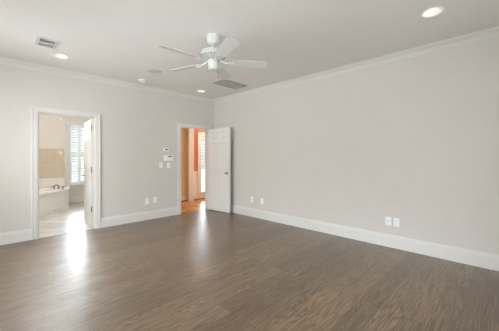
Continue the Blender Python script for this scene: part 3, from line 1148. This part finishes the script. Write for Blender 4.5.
def vent(x0, x1, y0, y1, fw, label, along, pitch, bars, banks=False):
    cx, cyy = (x0 + x1) / 2, (y0 + y1) / 2
    root = empty('ceiling_vent', (cx, cyy, H))
    hx, hy = (x1 - x0) / 2, (y1 - y0) / 2
    bm = BM()
    for (a0, a1, b0, b1) in ((-hx - fw, hx + fw, -hy - fw, -hy), (-hx - fw, hx + fw, hy, hy + fw), (-hx - fw, -hx, -hy, hy), (hx, hx + fw, -hy, hy)):
        box(bm, a0, a1, b0, b1, -0.010, 0)
    obj('frame', bm, VENTW, root)
    bm = BM(); box(bm, -hx, hx, -hy, hy, -0.0015, -0.0003)  # flat sheet, the shade inside the duct put into its dark colour
    o = obj('backing', bm, DARK, root); o['label'] = 'dark duct opening'
    bm = BM()
    if along == 'x':
        n = int((2 * hy) / pitch)
        for i in range(n):
            y = -hy + (i + 0.5) * 2 * hy / n
            vv = box(bm, -hx, hx, -0.008, 0.008, -0.0007, 0.0007)
            xform(vv, Matrix.Translation((0, y, -0.0075)) @ Matrix.Rotation(math.radians(64 if banks and y > 0 else (38 if banks else 58)), 4, 'X'))
    else:
        n = int((2 * hx) / pitch)
        for i in range(n):
            x = -hx + (i + 0.5) * 2 * hx / n
            vv = box(bm, -0.008, 0.008, -hy, hy, -0.0007, 0.0007)
            xform(vv, Matrix.Translation((x, 0, -0.0075)) @ Matrix.Rotation(math.radians(-38), 4, 'Y'))
    obj('louvers', bm, VENTW, root)
    bm = BM()
    for f in bars:
        if along == 'x':
            y = -hy + f * 2 * hy
            box(bm, -hx, hx, y - 0.017, y + 0.017, -0.017, -0.003)
        else:
            x = -hx + f * 2 * hx
            box(bm, x - 0.006, x + 0.006, -hy, hy, -0.013, -0.003)
    if bars:
        obj('divider', bm, VENTW, root)
    tag(root, label, 'vent')


vent(-3.605, -3.455, -1.25, -1.01, 0.03, 'small white supply vent in the ceiling at upper left', 'x', 0.017, [0.5], True)
vent(-1.0, -0.37, -1.57, -1.22, 0.02, 'wide grey return air grille in the ceiling below the fan', 'x', 0.024, [0.27, 0.5, 0.73])

spk = empty('ceiling_speaker', (-2.074, -1.06, H))
bm = BM(); lathe(bm, [(0.100, 0), (0.112, 0), (0.112, -0.003), (0.106, -0.006), (0.100, -0.004)], 40, close=False)
obj('bezel', bm, VENTW, spk, smooth=True)
bm = BM(); lathe(bm, [(0, -0.006), (0.06, -0.0055), (0.101, -0.003)], 40, close=False)
obj('grille', bm, GREYPL, spk, smooth=True)
tag(spk, 'round flush grey speaker in the ceiling left of the fan', 'speaker')

det = empty('smoke_detector', (-2.015, -0.42, H))
bm = BM(); lathe(bm, [(0, 0), (0.066, 0), (0.066, -0.010), (0, -0.010)], 32)
obj('base', bm, WHITEPL, det, smooth=True)
bm = BM(); lathe(bm, [(0, -0.010), (0.058, -0.010), (0.060, -0.018), (0.058, -0.030), (0.048, -0.038), (0.0, -0.041)], 32)
obj('cover', bm, WHITEPL, det, smooth=True)
bm = BM()
for k in range(12):
    vv = box(bm, 0.0575, 0.0606, -0.009, 0.009, -0.024, -0.019)
    xform(vv, Matrix.Rotation(2 * PI * k / 12, 4, 'Z'))
obj('slots', bm, SLOT, det)
tag(det, 'small white smoke detector on the ceiling between two recessed lights', 'smoke detector')


# ------------------------------------------------------------------ wall plates and controls
def plate_root(name, wall, pos, z):
    """local x along the wall, local -y out of the wall"""
    return empty(name, (pos, 0, z) if wall == 'left' else (0, pos, z), 0 if wall == 'left' else -PI / 2)


def plate_bm(w, h, t=0.006):
    bm = BM()
    a, b = w / 2, h / 2
    loft(bm, [[(-a, 0, -b), (a, 0, -b), (a, 0, b), (-a, 0, b)], [(-a, -t * .5, -b), (a, -t * .5, -b), (a, -t * .5, b), (-a, -t * .5, b)],
              [(-a + .004, -t, -b + .004), (a - .004, -t, -b + .004), (a - .004, -t, b - .004), (-a + .004, -t, b - .004)]])
    return bm


def outlet(wall, pos, z, label, group, kind='duplex'):
    r = plate_root('outlet' if kind == 'duplex' else 'wall_plate', wall, pos, z)
    obj('plate', plate_bm(0.074, 0.118), WHITEPL, r)
    if kind == 'duplex':
        for s in (-1, 1):
            bm = BM()
            poly = []
            for k in range(20):
                a = 2 * PI * k / 20
                poly.append((max(-0.0165, min(0.0165, 0.0185 * math.cos(a))), max(-0.0135, min(0.0135, 0.0185 * math.sin(a)))))
            vv = prism(bm, poly, 0, 0.003)
            xform(vv, Matrix.Translation((0, -0.006, s * 0.0195)) @ Matrix.Rotation(PI / 2, 4, 'X'))
            rc = obj('receptacle', bm, WHITEPL, r)
            bm = BM()
            for dx in (-0.006, 0.006):
                box(bm, dx - 0.0012, dx + 0.0012, -0.0096, -0.0088, s * 0.0195 - 0.002, s * 0.0195 + 0.008)
            box(bm, -0.002, 0.002, -0.0096, -0.0088, s * 0.0195 - 0.0095, s * 0.0195 - 0.006)
            obj('slots', bm, SLOT, rc)
    else:
        bm = BM()
        vv = lathe(bm, [(0, 0), (0.009, 0), (0.009, 0.004), (0.0055, 0.004), (0.0055, 0.011), (0, 0.011)], 14)
        xform(vv, Matrix.Translation((0, -0.006, 0)) @ Matrix.Rotation(PI / 2, 4, 'X'))
        obj('jack', bm, NICKEL, r, smooth=True)
    tag(r, label, 'outlet' if kind == 'duplex' else 'wall plate', group)


def switch(pos, z, label):
    r = plate_root('light_switch', 'left', pos, z)
    obj('plate', plate_bm(0.078, 0.120), WHITEPL, r)
    bm = BM(); box(bm, -0.0055, 0.0055, -0.0068, -0.0058, -0.0125, 0.0125)
    obj('slot', bm, SLOT, r)
    bm = BM()
    vv = box(bm, -0.0045, 0.0045, -0.020, -0.004, -0.004, 0.004)
    xform(vv, Matrix.Rotation(math.radians(22), 4, 'X'))
    obj('toggle', bm, WHITEPL, r)
    tag(r, label, 'light switch', 'light switches beside the hall doorway')


switch(-1.427, 1.122, 'left one of two white toggle switches under the alarm keypad')
switch(-1.253, 1.115, 'right one of two white toggle switches under the alarm keypad')
outlet('left', -1.735, 0.383, 'left white outlet low on the wall between the two doorways', 'outlets on the left wall')
outlet('left', -1.562, 0.394, 'right white outlet low on the wall between the two doorways', 'outlets on the left wall')
outlet('right', -1.334, 0.372, 'white cable plate low on the right wall nearest the open hall door', None, 'coax')
outlet('right', -1.632, 0.368, 'white outlet low on the right wall, second from the open hall door', 'outlets on the right wall')
outlet('right', -4.072, 0.369, 'white cable plate low on the right wall nearer the camera, left of an outlet', None, 'coax')
outlet('right', -4.178, 0.366, 'white outlet low on the right wall nearest the camera', 'outlets on the right wall')

th = plate_root('thermostat', 'left', -1.318, 1.457)
bm = BM(); box(bm, -0.058, 0.058, -0.024, 0, -0.038, 0.038)
obj('body', bm, WHITEPL, th, bevel=0.006)
bm = BM(); box(bm, -0.020, 0.034, -0.0255, -0.023, -0.008, 0.022)
o = obj('display', bm, DISPLAY, th); o['label'] = 'dark grey display'
bm = BM()
for k in range(3):
    box(bm, -0.030 + k * 0.022, -0.016 + k * 0.022, -0.0262, -0.023, -0.028, -0.020)
obj('button', bm, WHITEPL, th)
tag(th, 'small white thermostat with dark display above the alarm keypad', 'thermostat')

al = plate_root('alarm_keypad', 'left', -1.262, 1.277)
bm = BM(); box(bm, -0.105, 0.105, -0.028, 0, -0.066, 0.066)
obj('body', bm, WHITEPL, al, bevel=0.007)
bm = BM(); box(bm, -0.018, 0.078, -0.0295, -0.027, 0.024, 0.046)
o = obj('display', bm, SLOT, al); o['label'] = 'dark display strip'
bm = BM(); box(bm, -0.092, 0.092, -0.033, -0.0275, -0.056, 0.012)
obj('flap', bm, WHITEPL, al, bevel=0.003)
tag(al, 'wide white alarm keypad with dark display strip beside the hall doorway', 'keypad')
